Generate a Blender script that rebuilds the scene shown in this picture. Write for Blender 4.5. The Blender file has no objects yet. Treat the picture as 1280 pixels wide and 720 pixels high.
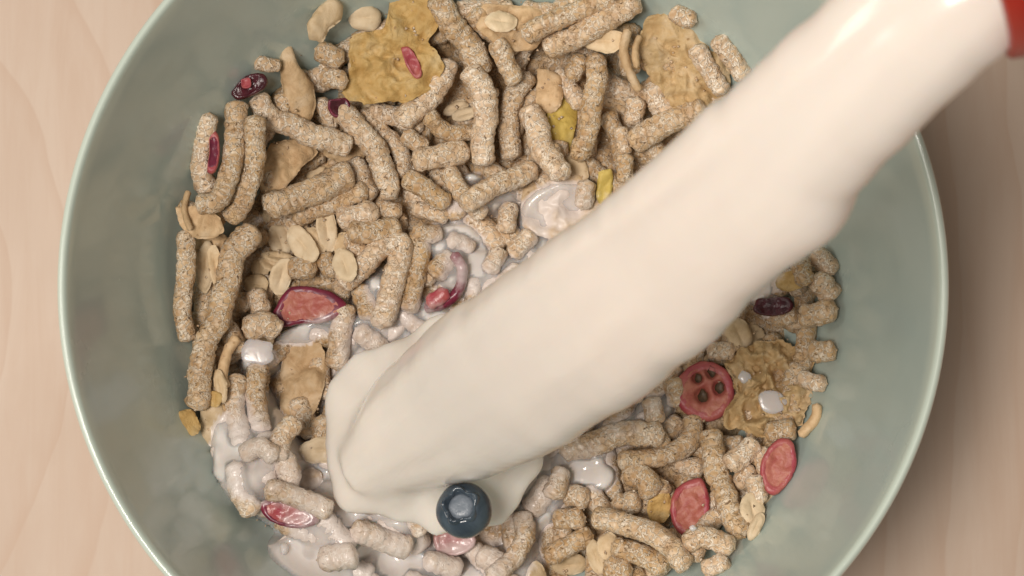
import bpy, math, random
import numpy as np
from mathutils import Vector, noise

random.seed(11)
rng = np.random.default_rng(11)
S = bpy.context.scene
COL = S.collection
PI = math.pi

# ------------------------------------------------------------------ camera
RIM_Z = 0.075
TILT = math.radians(5.5)
FPX = 3726.0                       # focal length in pixels of the 1280 px wide photograph
DIST = 0.5
DIRV = Vector((0, math.sin(TILT), -math.cos(TILT)))
UPV = Vector((0, math.cos(TILT), math.sin(TILT)))
CAM = Vector((0.0015, -0.0013, RIM_Z)) - DIST * DIRV
cd = bpy.data.cameras.new('camera'); cam = bpy.data.objects.new('camera', cd); COL.objects.link(cam)
cam.location = CAM; cam.rotation_euler = (TILT, 0, 0)
cd.sensor_width = 36.0; cd.lens = FPX / 1280 * 36.0
cd.clip_start = 0.01; cd.clip_end = 20
cd.dof.use_dof = True; cd.dof.focus_distance = 0.537; cd.dof.aperture_fstop = 30
S.camera = cam

def at(px, py, z):
    """world point at height z that lies behind pixel (px, py)"""
    d = DIRV + Vector((1, 0, 0)) * ((px - 640) / FPX) + UPV * (-(py - 360) / FPX)
    t = (z - CAM.z) / d.z
    return CAM + d * t

# ------------------------------------------------------------------ world and lamps
w = bpy.data.worlds.new('World'); S.world = w; w.use_nodes = True
bg = w.node_tree.nodes['Background']
bg.inputs[0].default_value = (1.0, 0.93, 0.85, 1); bg.inputs[1].default_value = 0.20

def area(name, loc, target, size, sy, power, col):
    l = bpy.data.lights.new(name, 'AREA'); l.shape = 'RECTANGLE'; l.size = size; l.size_y = sy
    l.energy = power; l.color = col
    o = bpy.data.objects.new(name, l); COL.objects.link(o); o.location = loc
    o.rotation_euler = (Vector(target) - Vector(loc)).to_track_quat('-Z', 'Y').to_euler()
    return o
area('window_light', (-0.72, -0.05, 0.62), (0, 0, 0.03), 0.40, 0.34, 2.4, (1.0, 0.93, 0.85))
area('ceiling_light', (-0.34, -0.14, 1.40), (0, 0, 0.03), 0.36, 0.36, 15.8, (1.0, 0.93, 0.86))

S.view_settings.view_transform = 'Standard'; S.view_settings.look = 'None'
S.view_settings.exposure = 0.0; S.view_settings.gamma = 1.0
S.view_settings.use_curve_mapping = False

# ------------------------------------------------------------------ node helpers
class NT:
    def __init__(s, name):
        s.m = bpy.data.materials.new(name); s.m.use_nodes = True
        s.t = s.m.node_tree; s.b = s.t.nodes['Principled BSDF']
    def n(s, typ, **kw):
        x = s.t.nodes.new(typ)
        for k, v in kw.items():
            if k.startswith('i_'):
                x.inputs[k[2:].replace('_', ' ')].default_value = v
            else: setattr(x, k, v)
        return x
    def l(s, a, b): s.t.links.new(a, b)
    def coord(s): return s.n('ShaderNodeTexCoord').outputs['Object']
    def noise(s, sc, det=4, rough=.55, dist=0, vec=None):
        x = s.n('ShaderNodeTexNoise'); x.inputs['Scale'].default_value = sc; x.inputs['Detail'].default_value = det
        x.inputs['Roughness'].default_value = rough; x.inputs['Distortion'].default_value = dist
        if vec: s.l(vec, x.inputs['Vector'])
        return x.outputs['Fac']
    def vor(s, sc, feat='DISTANCE_TO_EDGE', vec=None, rnd=1):
        x = s.n('ShaderNodeTexVoronoi', feature=feat); x.inputs['Scale'].default_value = sc
        x.inputs['Randomness'].default_value = rnd
        if vec: s.l(vec, x.inputs['Vector'])
        return x.outputs['Distance']
    def ramp(s, fac, stops, interp='LINEAR'):
        x = s.n('ShaderNodeValToRGB'); x.color_ramp.interpolation = interp
        e = x.color_ramp.elements
        while len(e) < len(stops): e.new(.5)
        for i, (p, c) in enumerate(stops):
            e[i].position = p
            e[i].color = (c, c, c, 1) if isinstance(c, (int, float)) else (*c, 1)
        s.l(fac, x.inputs['Fac']); return x.outputs['Color']
    def mix(s, fac, a, b, mode='MIX'):
        x = s.n('ShaderNodeMix', data_type='RGBA', blend_type=mode)
        for k, v in ((0, fac), (6, a), (7, b)):
            if isinstance(v, (int, float)): x.inputs[k].default_value = v
            elif isinstance(v, tuple): x.inputs[k].default_value = (*v, 1)
            else: s.l(v, x.inputs[k])
        return x.outputs[2]
    def math(s, op, a, b=0.0, clamp=False):
        x = s.n('ShaderNodeMath', operation=op); x.use_clamp = clamp
        for k, v in ((0, a), (1, b)):
            if isinstance(v, (int, float)): x.inputs[k].default_value = v
            else: s.l(v, x.inputs[k])
        return x.outputs[0]
    def bump(s, h, strength, dist, prev=None):
        x = s.n('ShaderNodeBump'); x.inputs['Strength'].default_value = strength
        x.inputs['Distance'].default_value = dist; s.l(h, x.inputs['Height'])
        if prev: s.l(prev, x.inputs['Normal'])
        return x.outputs['Normal']
    def attr(s, name):
        return s.n('ShaderNodeAttribute', attribute_name=name).outputs['Fac']
    def rand(s): return s.n('ShaderNodeObjectInfo').outputs['Random']
    def wset(s, **kw):
        for k, v in kw.items():
            i = s.b.inputs[k.replace('_', ' ')]
            if isinstance(v, (int, float)): i.default_value = v
            elif isinstance(v, tuple): i.default_value = v if len(v) == 3 and i.type == 'VECTOR' else (*v, 1)
            else: s.l(v, i)

MILKCOL = (0.77, 0.70, 0.67)

def warped(t, sc, amt):
    """object coordinates shifted by a noise so that cells do not look drawn"""
    c = t.coord()
    x = t.n('ShaderNodeTexNoise'); x.inputs['Scale'].default_value = sc; t.l(c, x.inputs['Vector'])
    v = t.n('ShaderNodeVectorMath', operation='MULTIPLY_ADD')
    t.l(x.outputs['Color'], v.inputs[0]); v.inputs[1].default_value = (amt,) * 3; t.l(c, v.inputs[2])
    return v.outputs[0]

def coated(t, col, rough, normal, spec=0.35):
    """milk film where the 'milk' attribute says the piece is wetted"""
    m = t.attr('milk')
    n = t.noise(420, 3, .6, 0, t.coord())
    f = t.math('ADD', m, t.math('MULTIPLY', t.math('SUBTRACT', n, .5), .9))
    f = t.ramp(f, [(.26, 0.0), (.60, .5), (.98, .80)])
    wet = t.ramp(m, [(.05, 0.0), (.45, 1.0)])
    t.wset(Base_Color=t.mix(f, col, MILKCOL))
    t.wset(Roughness=t.math('ADD', t.math('MULTIPLY', wet, .24 - rough), rough))
    t.wset(Specular_IOR_Level=spec)
    ge = t.n('ShaderNodeNewGeometry')
    mx = t.n('ShaderNodeMix', data_type='VECTOR'); t.l(t.math('MULTIPLY', f, .85), mx.inputs[0])
    t.l(normal, mx.inputs[4]); t.l(ge.outputs['Normal'], mx.inputs[5])
    t.l(mx.outputs[1], t.b.inputs['Normal'])
    return t.m

def m_stick(name, lo, mid, vein, speck):
    t = NT(name); c = t.coord(); wv = warped(t, 1100, .0019)
    n1 = t.noise(330, 5, .65, .3, c)
    base = t.ramp(n1, [(.30, lo), (.62, mid)])
    base = t.mix(t.ramp(t.noise(900, 3, .55, 0, c), [(.48, 0.0), (.75, .35)]), base, vein)
    e = t.vor(680, vec=wv)
    line = t.ramp(e, [(.0, 1.0), (.05, .8), (.10, 0.0)])
    patch = t.ramp(t.noise(260, 2, .5, 0, wv), [(.36, 0.0), (.54, 1.0)])
    base = t.mix(t.math('MULTIPLY', line, t.math('MULTIPLY', patch, .80)), base, vein)
    rib = t.math('MULTIPLY', t.attr('rib'), t.ramp(t.noise(500, 3, .6, 0, wv), [(.40, 0.0), (.58, 1.0)]))
    base = t.mix(t.math('MULTIPLY', rib, .85), base, vein)
    sp = t.ramp(t.vor(900, 'F1', wv), [(.12, 1.0), (.27, 0.0)])
    spm = t.ramp(t.noise(700, 2, .5, 0, c), [(.48, 0.0), (.60, 1.0)])
    base = t.mix(t.math('MULTIPLY', sp, t.math('MULTIPLY', spm, .85)), base, speck)
    r = t.rand()
    hs = t.n('ShaderNodeHueSaturation'); t.l(base, hs.inputs['Color'])
    t.l(t.math('ADD', t.math('MULTIPLY', r, .30), .84), hs.inputs['Value'])
    t.l(t.math('ADD', t.math('MULTIPLY', r, -.25), 1.12), hs.inputs['Saturation'])
    h = t.math('ADD', t.math('MULTIPLY', line, .7), t.math('MULTIPLY', n1, .9))
    h = t.math('SUBTRACT', h, t.math('MULTIPLY', sp, .8))
    nb = t.bump(h, .8, .00040)
    nb = t.bump(t.noise(2200, 3, .6, 0, c), .35, .00010, nb)
    return coated(t, hs.outputs[0], .52, nb, .4)

def m_flake(name, lo, mid, hi, speck, bs=.5):
    t = NT(name); c = t.coord(); wv = warped(t, 500, .001)
    n1 = t.noise(190, 6, .62, .5, c)
    base = t.ramp(n1, [(.28, lo), (.5, mid), (.72, hi)])
    sp = t.ramp(t.vor(520, 'F1', wv), [(.07, 1.0), (.2, 0.0)])
    spm = t.ramp(t.noise(260, 2, .5, 0, c), [(.52, 0.0), (.62, 1.0)])
    base = t.mix(t.math('MULTIPLY', sp, t.math('MULTIPLY', spm, .7)), base, speck)
    r = t.rand()
    hs = t.n('ShaderNodeHueSaturation'); t.l(base, hs.inputs['Color'])
    t.l(t.math('ADD', t.math('MULTIPLY', r, .22), .88), hs.inputs['Value'])
    nb = t.bump(t.noise(700, 5, .65, .4, c), bs, .0005)
    nb = t.bump(t.noise(2800, 3, .6, 0, c), .4, .00012, nb)
    return coated(t, hs.outputs[0], .6, nb)

M = {}
M['stick'] = m_stick('cereal_rod_crumb', (.42, .25, .125), (.63, .435, .245), (.92, .81, .66), (.17, .075, .025))
M['oat'] = m_flake('oat_flake_cream', (.50, .34, .17), (.66, .50, .31), (.76, .62, .43), (.40, .25, .12), .3)
M['oatpale'] = m_flake('oat_flake_pale', (.58, .43, .26), (.71, .56, .37), (.78, .66, .48), (.52, .36, .2), .2)
M['corn'] = m_flake('corn_flake_gold', (.46, .26, .07), (.62, .41, .155), (.70, .53, .28), (.28, .13, .04), .8)
M['yellow'] = m_flake('fruit_flake_yellow', (.48, .33, .07), (.62, .46, .12), (.66, .52, .20), (.4, .25, .06), .3)
M['golden'] = m_flake('golden_tan_flake', (.44, .27, .11), (.60, .42, .21), (.70, .54, .34), (.28, .14, .05), .8)
M['tan'] = m_flake('tan_flake', (.44, .27, .13), (.62, .43, .24), (.72, .56, .38), (.28, .15, .06), .7)

def m_simple(name, a, b, sc, rough, bump=.3, bd=.0003, sss=0, coatf=False, spec=.5):
    t = NT(name); c = t.coord()
    n = t.noise(sc, 5, .6, .6, c)
    col = t.ramp(n, [(.3, a), (.7, b)])
    nb = t.bump(t.noise(sc * 2.2, 4, .6, .3, c), bump, bd)
    if coatf:
        return coated(t, col, rough, nb, spec)
    t.wset(Base_Color=col, Roughness=rough, Specular_IOR_Level=spec)
    if sss: t.wset(Subsurface_Weight=sss, Subsurface_Scale=.0015, Subsurface_Radius=(1.0, .5, .4))
    t.l(nb, t.b.inputs['Normal'])
    return t.m
M['cran'] = m_simple('cranberry_flesh', (.34, .03, .065), (.43, .13, .10), 200, .42, .6, .0006, 0, True)
M['crancore'] = m_simple('cranberry_core', (.36, .07, .065), (.48, .19, .12), 240, .5, .6, .0006, 0, True)
M['cranskin'] = m_simple('cranberry_skin', (.09, .012, .03), (.24, .025, .055), 220, .38, .3, .0003, 0, True)
M['darkcran'] = m_simple('dried_cranberry_dark', (.035, .008, .012), (.11, .018, .028), 260, .25, .6, .0006, 0, True)
M['seed'] = m_simple('cranberry_seed_hollow', (.03, .015, .008), (.14, .075, .03), 500, .5, .4, .0003)
M['blue'] = m_simple('blueberry_skin', (.018, .030, .045), (.09, .12, .15), 110, .16, .25, .0003, 0, False, .5)
M['calyx'] = m_simple('blueberry_bloom', (.10, .125, .155), (.27, .30, .34), 260, .3, .8, .0003)

def milk_mat(name, col, rough, thin=False):
    t = NT(name); c = t.coord()
    n = t.noise(60, 4, .55, .8, c)
    t.wset(Base_Color=t.ramp(n, [(.3, tuple(v * .97 for v in col)), (.7, col)]))
    t.wset(Roughness=rough, Specular_IOR_Level=.5, Subsurface_Weight=.75, Subsurface_Scale=.0035,
           Subsurface_Radius=(1.0, .75, .55))
    t.l(t.bump(t.noise(150, 3, .5, 1.2, c), .12, .0012), t.b.inputs['Normal'])
    return t.m
M['milk'] = milk_mat('milk_pooled', (.75, .69, .65), .16)
M['pour'] = milk_mat('milk_pouring', (.80, .735, .665), .16)
t_ = NT.__new__(NT); t_.m = M['pour']; t_.t = t_.m.node_tree; t_.b = t_.t.nodes['Principled BSDF']
mp = t_.n('ShaderNodeMapping'); mp.inputs['Rotation'].default_value = (0, 0, -math.radians(39.7)); t_.l(t_.coord(), mp.inputs[0])
ms = t_.n('ShaderNodeMapping'); ms.inputs['Scale'].default_value = (22, 260, 60); t_.l(mp.outputs[0], ms.inputs[0])
t_.l(t_.bump(t_.noise(1, 3, .5, .6, ms.outputs[0]), .22, .0007), t_.b.inputs['Normal'])
M['dropmilk'] = milk_mat('milk_thin_drop', (.72, .65, .62), .2)
M['dropmilk'].node_tree.nodes['Principled BSDF'].inputs['Alpha'].default_value = .78

M['film'] = milk_mat('milk_film', (.81, .745, .70), .13)
nt = M['film'].node_tree; an = nt.nodes.new('ShaderNodeAttribute'); an.attribute_name = 'thick'
mr = nt.nodes.new('ShaderNodeMapRange'); mr.inputs['From Min'].default_value = 0; mr.inputs['From Max'].default_value = .7
mr.inputs['To Min'].default_value = .42; mr.inputs['To Max'].default_value = 1.0
nt.links.new(an.outputs['Fac'], mr.inputs['Value']); nt.links.new(mr.outputs[0], nt.nodes['Principled BSDF'].inputs['Alpha'])
# bowl glaze
t = NT('sage_glaze'); c = t.coord()
sep = t.n('ShaderNodeSeparateXYZ'); t.l(c, sep.inputs[0])
n = t.noise(26, 5, .55, .4, c)
col = t.ramp(n, [(.3, (.41, .495, .455)), (.7, (.445, .53, .49))])
col = t.mix(t.ramp(t.noise(900, 2, .5, 0, c), [(.66, 0.0), (.78, .10)]), col, (.30, .33, .27))
zz = t.math('DIVIDE', sep.outputs[2], .08)
edge = t.ramp(t.math('ADD', zz, t.math('MULTIPLY', t.math('SUBTRACT', t.noise(60, 3, .5, 0, c), .5), .02)), [(.885, 0.0), (.925, 1.0)])
col = t.mix(t.math('MULTIPLY', edge, .55), col, (.60, .66, .55))
# greasy milk smears wiped up the inner wall
sm = t.ramp(t.noise(34, 4, .6, 1.6, c), [(.60, 0.0), (.74, 1.0)])
smz = t.ramp(zz, [(.42, 0.0), (.50, 1.0), (.72, 0.0)])
col = t.mix(t.math('MULTIPLY', t.math('MULTIPLY', sm, smz), .2), col, (.66, .64, .60))
t.wset(Base_Color=col, Roughness=t.ramp(n, [(.3, .20), (.7, .30)]), Specular_IOR_Level=.5, Coat_Weight=.6, Coat_Roughness=.08)
t.l(t.bump(t.noise(45, 3, .5, .3, c), .12, .002), t.b.inputs['Normal'])
M['glaze'] = t.m

# pale birch table
t = NT('birch_wood'); c = t.coord()
mp = t.n('ShaderNodeMapping'); mp.inputs['Scale'].default_value = (1.0, .6, 1); mp.inputs['Location'].default_value = (.118, .03, 0)
mp.inputs['Rotation'].default_value = (0, 0, .25); t.l(c, mp.inputs[0])
wv = t.n('ShaderNodeTexWave', wave_type='RINGS', rings_direction='SPHERICAL', wave_profile='SAW')
wv.inputs['Scale'].default_value = 24; wv.inputs['Distortion'].default_value = 2.4; wv.inputs['Detail'].default_value = 3
wv.inputs['Detail Scale'].default_value = 1.3; t.l(mp.outputs[0], wv.inputs[0])
g = t.ramp(wv.outputs['Fac'], [(.0, 0.0), (.80, .25), (.97, 1.0), (1.0, 0.0)])
mp2 = t.n('ShaderNodeMapping'); mp2.inputs['Scale'].default_value = (220, 22, 10); t.l(c, mp2.inputs[0])
fib = t.noise(1, 6, .65, .6, mp2.outputs[0])
col = t.ramp(t.noise(11, 4, .55, .5, c), [(.3, (.52, .40, .31)), (.7, (.61, .485, .39))])
col = t.mix(t.math('MULTIPLY', g, .32), col, (.47, .30, .20))
col = t.mix(t.ramp(fib, [(.42, 0.0), (.75, .45)]), col, (.50, .34, .24))
t.wset(Base_Color=col, Roughness=.5, Specular_IOR_Level=.3)
t.l(t.bump(fib, .15, .0002), t.b.inputs['Normal'])
M['wood'] = t.m
M['red'] = m_simple('red_plastic', (.27, .014, .006), (.34, .02, .009), 80, .35, .05, .0002)
M['plastic'] = m_simple('white_plastic', (.74, .72, .68), (.8, .78, .74), 60, .4, .05, .0003)

# ------------------------------------------------------------------ object helpers
def mesh_obj(name, verts, faces, mat, loc=(0, 0, 0), parent=None, smooth=True):
    me = bpy.data.meshes.new(name)
    L = Vector(loc)
    v = np.asarray(verts, dtype=float) - np.array(L)
    me.from_pydata(v.tolist(), [], faces); me.materials.append(mat)
    if smooth: me.polygons.foreach_set('use_smooth', [True] * len(me.polygons))
    me.update()
    o = bpy.data.objects.new(name, me); COL.objects.link(o)
    o.location = L
    if parent:
        o.parent = parent; o.location = L - Vector(parent.location)
    return o
def tag(o, label, cat, group=None, kind=None):
    if label: o['label'] = label
    if cat: o['category'] = cat
    if group: o['group'] = group
    if kind: o['kind'] = kind
    return o

# ------------------------------------------------------------------ the setting
def box_mesh(x0, x1, y0, y1, z0, z1):
    v = [(x, y, z) for z in (z0, z1) for y in (y0, y1) for x in (x0, x1)]
    f = [(0, 2, 3, 1), (4, 5, 7, 6), (0, 1, 5, 4), (2, 6, 7, 3), (0, 4, 6, 2), (1, 3, 7, 5)]
    return v, f
v, f = box_mesh(-.8, .8, -.6, .6, -.03, 0)
tag(mesh_obj('table_surface', v, f, M['wood'], smooth=False), None, None, kind='structure')

def spline(pts, per):
    """Catmull-Rom through the points"""
    P = [np.array(p, float) for p in pts]
    if len(P) == 2: P = [P[0], (P[0] + P[1]) / 2, P[1]]
    Q = [2 * P[0] - P[1]] + P + [2 * P[-1] - P[-2]]
    out = []
    for i in range(1, len(Q) - 2):
        p0, p1, p2, p3 = Q[i - 1:i + 3]
        for k in range(per):
            u = k / per
            out.append(.5 * ((2 * p1) + (-p0 + p2) * u + (2 * p0 - 5 * p1 + 4 * p2 - p3) * u * u + (-p0 + 3 * p1 - 3 * p2 + p3) * u ** 3))
    out.append(P[-1]); return np.array(out)

def lathe(prof, n):
    v = []; f = []
    for r, z in prof:
        for k in range(n):
            a = 2 * PI * k / n; v.append((r * math.cos(a), r * math.sin(a), z))
    for i in range(len(prof) - 1):
        for k in range(n):
            f.append((i * n + k, i * n + (k + 1) % n, (i + 1) * n + (k + 1) % n, (i + 1) * n + k))
    return v, f
INNER = [(.0002, .0100), (.030, .0108), (.045, .0155), (.0545, .0240), (.0605, .035), (.0660, .050), (.0700, .063), (.0728, .0728)]
RIMP = [(.0728, .0728), (.0734, .0745), (.0741, .0750), (.0748, .0745), (.0750, .0733)]
OUTER = [(.0750, .0733), (.0730, .063), (.0690, .050), (.0640, .036), (.0570, .022), (.0460, .010), (.0370, .006), (.0355, .0002), (.0325, .0002), (.0315, .0045), (.0002, .0050)]
prof = [tuple(p) for p in spline(INNER, 6)] + [tuple(p) for p in spline(RIMP, 4)][1:] + [tuple(p) for p in spline(OUTER, 5)][1:]
v, f = lathe(prof, 192)
bowl = mesh_obj('cereal_bowl', v, f, M['glaze'])
tag(bowl, 'round sage green glazed bowl full of cereal on the pale wooden table', 'bowl')

def inner_r(z):
    zs = [p[1] for p in INNER]; rs = [p[0] for p in INNER]
    return float(np.interp(z, zs, rs))

# ------------------------------------------------------------------ height field the pieces are stacked on
G = 280; EXT = .070; CELL = 2 * EXT / G
gx = (np.arange(G) + .5) * CELL - EXT
GX, GY = np.meshgrid(gx, gx, indexing='ij')
RR = np.hypot(GX, GY)
H = np.interp(RR, [p[0] for p in INNER], [p[1] for p in INNER])
def idx(x, y):
    return (np.clip(((np.asarray(x) + EXT) / CELL).astype(int), 0, G - 1), np.clip(((np.asarray(y) + EXT) / CELL).astype(int), 0, G - 1))
def stamp(V):
    V = np.asarray(V); i, j = idx(V[:, 0], V[:, 1])
    np.maximum.at(H, (i, j), V[:, 2])
    np.maximum.at(H, (np.clip(i + 1, 0, G - 1), j), V[:, 2] - .0001)
    np.maximum.at(H, (i, np.clip(j + 1, 0, G - 1)), V[:, 2] - .0001)
def blur(A, s):
    k = int(3 * s) + 1; x = np.arange(-k, k + 1); w_ = np.exp(-x * x / (2 * s * s)); w_ /= w_.sum()
    P = np.pad(A, k, mode='edge')
    P = sum(w_[q] * P[q:q + A.shape[0], :] for q in range(2 * k + 1))
    return sum(w_[q] * P[:, q:q + A.shape[1]] for q in range(2 * k + 1))
def support(x, y, r):
    k = max(1, int(r / CELL)); i, j = idx([x], [y]); i = int(i[0]); j = int(j[0])
    a = H[max(0, i - k):i + k + 1, max(0, j - k):j + k + 1]
    return .45 * float(a.max()) + .55 * float(a.mean())

PIECES = []         # every food object whose mesh gets the milk attribute later

def nz(p, s, o=0.0):
    return noise.noise(Vector((p[0] * s + o, p[1] * s - o, p[2] * s + 2 * o)))

def fit_line(ss, sup, sink):
    """straight line over the support, allowed to sink into it a little"""
    A = np.vstack([np.ones_like(ss), ss]).T
    c, *_ = np.linalg.lstsq(A, sup, rcond=None)
    L = ss[-1] - ss[0] + 1e-6
    c[1] = max(-.35, min(.35, c[1]))
    z = c[0] + c[1] * ss
    z += (sup.mean() - z.mean())
    lift = max(0, float((sup - z).max()) - sink)
    return z + lift

def build_stick(pts3, rad, seed, nseg=18, flat=1.0):
    per = 8
    P = spline(pts3, per)
    d = np.r_[0, np.cumsum(np.linalg.norm(np.diff(P, axis=0), axis=1))]
    Ltot = d[-1]; n = max(10, int(Ltot / .00036))
    s = np.linspace(0, Ltot, n)
    C = np.array([np.interp(s, d, P[:, k]) for k in range(3)]).T
    wob = np.array([[nz((q, seed, k_), 170, k_ * 7.1) for k_ in (0, 1, 2)] for q in s])
    C = C + wob * rad * np.array([.34, .34, .12])
    T = np.gradient(C, axis=0); T /= np.linalg.norm(T, axis=1)[:, None]
    up = np.array([0, 0, 1.0]); V = []; RIB = []
    pitch = rad * (.72 + .25 * nz((seed, 0, 0), .37)); ph = seed * 1.7
    twist = 2.2 * nz((seed, 3, 1), .71) / .01
    capl = rad * .62
    rows = []
    for i in range(n):
        side = np.cross(T[i], up); side /= np.linalg.norm(side) + 1e-9; u2 = np.cross(side, T[i])
        e = min(s[i], Ltot - s[i]); cap = 1.0
        if e < capl: cap = math.sqrt(max(0.0, 1 - (1 - e / capl) ** 2)) * .8 + .2 * min(1, e / capl * 3)
        cap = max(cap, .12)
        a0 = s[i] * twist
        row = []
        for k in range(nseg):
            a = 2 * PI * k / nseg
            dirv = side * math.cos(a) + u2 * math.sin(a) * flat
            cw = math.cos((s[i] + .0007 * math.cos(a + ph) + .0004 * math.cos(2 * a + 2 * ph) + .0006 * nz((s[i], 0, 0), 300, ph)) / pitch * PI + ph)
            ridge = .07 * (.5 - cw ** 8) * 1.0; RIB.append(cw ** 14)
            p = C[i] + dirv * rad
            q = (p[0], p[1], p[2])
            r = 1 + ridge + .10 * nz((s[i], seed, 0), 110, 3.3) + .12 * nz(q, 380, seed) + .15 * nz(q, 1000, seed + 9) + .05 * nz(q, 2300, seed)
            row.append(C[i] + dirv * rad * r * cap * .97)
        rows.append(row)
    V = [p for row in rows for p in row]
    e0 = C[0] - T[0] * rad * .12; e1 = C[-1] + T[-1] * rad * .12
    V += [e0, e1]; RIB += [0, 0]; global LAST_RIB; LAST_RIB = RIB
    F = []
    for i in range(n - 1):
        for k in range(nseg):
            F.append((i * nseg + k, i * nseg + (k + 1) % nseg, (i + 1) * nseg + (k + 1) % nseg, (i + 1) * nseg + k))
    a = len(V) - 2
    for k in range(nseg):
        F.append((a, (k + 1) % nseg, k)); F.append((a + 1, (n - 1) * nseg + k, (n - 1) * nseg + (k + 1) % nseg))
    return V, F, C

SEED = [0]
def place_stick(px, wpx, label, name='cereal_stick', mat='stick', group='knobbly cereal sticks in the bowl', cat='cereal stick', lift=0, flat=1.0, nseg=18, world=None, sink=None):
    SEED[0] += 1
    rad = wpx / 2 / 6912.0 * .94 * (1 + .14 * nz((SEED[0], 1, 1), .63))
    z = .036
    if world is None:
        ln = sum(math.dist(px[q], px[q + 1]) for q in range(len(px) - 1))
        if ln < 36 and mat == 'stick' and len(px) == 2:      # the capsule ends eat into very short pieces
            k_ = (36 / ln - 1) / 2; (ax_, ay_), (bx_, by_) = px
            px = [(ax_ - (bx_ - ax_) * k_, ay_ - (by_ - ay_) * k_), (bx_ + (bx_ - ax_) * k_ , by_ + (by_ - ay_) * k_)]
            c_ = ((px[0][0] + px[1][0]) / 2, (px[0][1] + px[1][1]) / 2 + random.uniform(-3, 3)); px = [px[0], c_, px[1]]
        for it in range(2):
            zz_ = z if np.ndim(z) else [z] * len(px)
            W3 = [at(p[0], p[1], zz_[i]) for i, p in enumerate(px)]
            C = spline([(q.x, q.y) for q in W3], 6)
            dd = np.r_[0, np.cumsum(np.linalg.norm(np.diff(C, axis=0), axis=1))]
            sup = np.array([support(a, b, rad * .9) for a, b in C])
            zl = fit_line(dd, sup, rad * .9 if sink is None else sink) + rad * flat * .9 + lift
            step = (len(C) - 1) / (len(px) - 1) if len(px) > 1 else 1
            z = [float(zl[int(round(i * step))]) for i in range(len(px))]
        pts = [tuple(at(p[0], p[1], z[i])) for i, p in enumerate(px)]
    else: pts = world
    V, F, C = build_stick(pts, rad, SEED[0] * 3.17, nseg=nseg, flat=flat)
    F = [q[::-1] for q in F]
    mid = C[len(C) // 2]
    o = mesh_obj(name, V, F, M[mat], loc=tuple(mid))
    tag(o, label, cat, group); stamp(V); PIECES.append(o)
    if mat == 'stick': o.data.attributes.new('rib', 'FLOAT', 'POINT').data.foreach_set('value', np.array(LAST_RIB, dtype=np.float32))
    return o

def star_outline(poly, n):
    """n points round a polygon, evenly by angle from its centroid"""
    P = np.array(poly, float); c = P.mean(axis=0)
    Q = spline([tuple(p) for p in P] + [tuple(P[0])], 8)
    ang = np.arctan2(Q[:, 1] - c[1], Q[:, 0] - c[0]); r = np.hypot(Q[:, 0] - c[0], Q[:, 1] - c[1])
    order = np.argsort(ang); ang = ang[order]; r = r[order]
    th = np.linspace(-PI, PI, n, endpoint=False)
    return c, th, np.interp(th, ang, r, period=2 * PI)

def ellipse(cx, cy, a, b, rot, n=20, irr=.06):
    o = []; s = random.random() * 50
    for k in range(n):
        t_ = 2 * PI * k / n; q = 1 + irr * noise.noise(Vector((math.cos(t_) * 1.4 + s, math.sin(t_) * 1.4, s)))*2
        x = a * math.cos(t_) * q; y = b * math.sin(t_) * q
        o.append((cx + x * math.cos(rot) - y * math.sin(rot), cy + x * math.sin(rot) + y * math.cos(rot)))
    return o

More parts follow.
